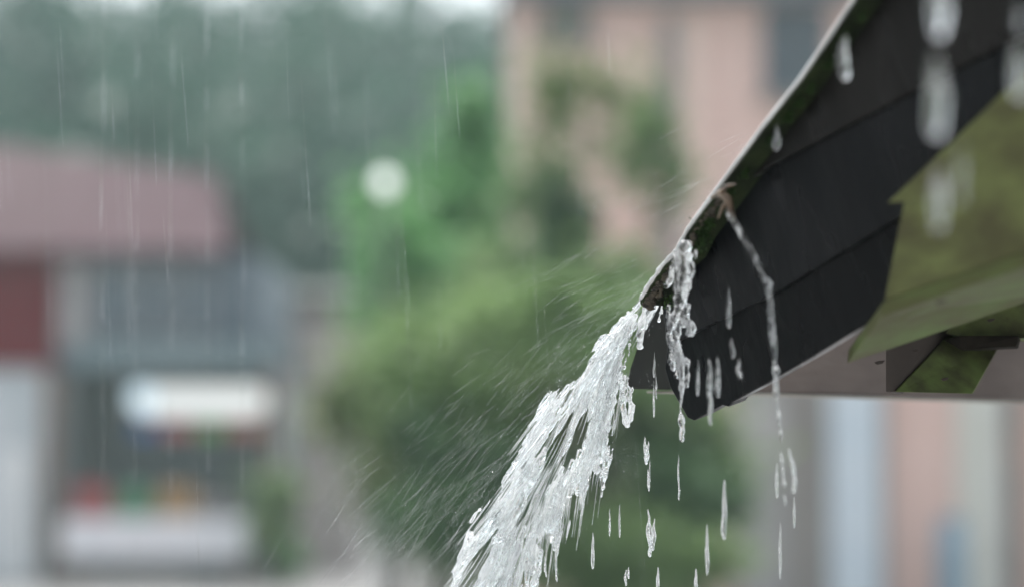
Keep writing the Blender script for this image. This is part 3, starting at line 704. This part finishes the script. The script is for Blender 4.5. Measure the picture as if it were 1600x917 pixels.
DR = [
 (1318,92,28,70,1.62,'fat pale drop hanging just under the upper roof edge',1), (1213,216,19,40,1.80,'small round bright drop on the dark board below the roof edge',1),
 (1152,300,18,52,1.92,'bright drop hanging above the twig',2), (1468,14,32,92,1.22,'large blurred drop at the top of the column on the dark boards',1), (1464,150,40,132,1.22,'widest blurred drop with a thin tail above the green board edge',1),
 (1467,312,24,96,1.24,'long pale blurred drop hanging in front of the green board',1), (1502,270,10,92,1.22,'faint thin drop right of the pale one on the green board',1),
 (1594,112,24,86,1.2,'blurred drop cut by the right edge above the green board',1), (1597,28,10,46,1.2,'blurred drop near the top right corner',1),
 (1139,480,12,66,1.86,'slim drop between the two trickles on the black board',1), (1150,560,18,78,1.84,'stout blurred drop low on the black board',2),
 (1116,612,20,100,1.84,'broad pale drop leaving the lower edge of the black board',2), (1090,590,8,58,1.9,'thin faint drop near the tip of the black board',1),
 (1110,630,9,70,1.86,'bright slender drop in front of the lower board edge',1),
 (1025,612,9,80,2.03,'thin ragged drop falling past the left end of the beam',2), (1022,570,6,40,2.03,'tiny upper drop by the left end of the beam',1),
 (1006,705,14,48,2.05,'broken splash drop just right of the torrent',4), (1015,728,9,80,2.04,'long stringy drop below the broken splash',2),
 (1060,742,8,78,2.0,'narrow string of water below the roof tip',2), (1132,796,13,95,1.9,'tall bright drop right of centre below the eave',1),
 (1105,858,9,80,1.93,'tall thin drop in front of the low dark bush',1), (1020,836,17,82,2.05,'ragged bright drop above the bottom bush',4),
 (954,808,7,62,2.06,'left drop of the close pair right of the torrent',2), (968,814,5,52,2.06,'right drop of the close pair right of the torrent',1),
 (926,860,8,58,2.07,'single drop low beside the torrent',1), (980,905,10,40,2.06,'drop leaving the bottom edge below the ragged one',2),
 (870,885,10,66,2.07,'pale drop hugging the lower right side of the torrent',2), (1028,905,8,40,2.05,'drop at the bottom edge under the ragged bright one',1),
 (1087,905,8,36,1.98,'drop at the bottom edge under the tall thin one',1), (855,890,8,60,2.08,'faint streak of drop between torrent and pale drop',2),
 (1214,750,8,56,1.93,'drop left of the swaying rope end',1), (1219,860,6,90,1.93,'thin last thread of water far below the rope',1), (1241,800,6,50,1.95,'tiny drop under the rope end',1),
 (910,770,6,70,2.06,'thin drop trailing from the right fringe of the torrent',1)]
random.seed(5)
for d_ in DR: drop(*d_)

# rain and spray
random.seed(11)
rn = MB()
def thread(mb, x, y, dx, dy, wpx, D):
    P3 = [at(x + dx*f, y + dy*f, D) for f in (0, .5, 1)]; r = wpx*.5*D/F
    mb.tube(P3, [r*.25, r, r*.3], 5)
for k_ in range(80):
    x, y = ru(-20, 1000), ru(-80, 800); L = ru(80, 300); D = ru(1.8, 2.5)
    thread(rn, x, y, L*ru(.02, .09), L, ru(.35, .8), D)
for x in (160, 213, 268, 325, 378):                                   # drip lines of a nearer gutter
    y = -60
    while y < 820:
        L = ru(60, 180); thread(rn, x + ru(-2, 2), y, ru(-1, 1), L, ru(1.1, 1.9), ru(2.3, 2.5)); y += L + ru(0, 20)
tag(rn.build('rain', W_rain, smooth=True), 'fine nearly vertical rain falling across the street', 'rain', kind='stuff')
sy = MB()
for k_ in range(330):
    f = rnd()**.8; y0 = 430 + f*420; a, b = span(max(470, y0)); x0 = a - abs(random.gauss(0, 1))*(45 + 105*f) + 12
    ang = R(ru(28, 50) + 12*f + (random.gauss(0, 4))); L = ru(14, 90)*(.6 + f)
    thread(sy, x0, y0, -math.cos(ang)*L, math.sin(ang)*L, ru(.22, .55), 2.04 + random.gauss(0, .06))
for k_ in range(80):                                                 # mist thrown up off the roof slope
    u = rnd()*9; i = int(u); x = rim[i][0]; y = rim[i][1]; d = abs(random.gauss(0, 70)) + 5
    L = ru(20, 110); ang = R(ru(18, 40)); thread(sy, x - d*.9, y - d*.3 + 25, -math.cos(ang)*L, math.sin(ang)*L, ru(.2, .5), 2.03 + random.gauss(0,.06))
for k_ in range(260):
    y0 = ru(470, 930); a, b = span(y0); x0 = (a - abs(random.gauss(0, 26))) if rnd() < .5 else (b + abs(random.gauss(0, 22)))
    sy.ball(at(x0, y0, 2.04 + random.gauss(0,.02)), ru(.4, 1.1)*PXM, 6, 4)
tag(sy.build('spray', W_spray, smooth=True), 'fine slanting spray flying left off the torrent', 'spray', kind='stuff')

# ------------------------------------------------------------------ rain haze
hz = bpy.data.materials.new('rain_haze'); hz.use_nodes = True; t = hz.node_tree; t.nodes.remove(t.nodes['Principled BSDF'])
pv = t.nodes.new('ShaderNodeVolumePrincipled'); pv.inputs['Color'].default_value = (.74, .97, .93, 1); pv.inputs['Density'].default_value = .0013
pv.inputs['Anisotropy'].default_value = .2
t.links.new(pv.outputs[0], t.nodes['Material Output'].inputs['Volume'])
hb_ = MB().box((-401, -61, -1), (401, 421, 34)); tag(hb_.build('haze', hz), 'thin grey rain haze filling the street', 'haze', kind='stuff')
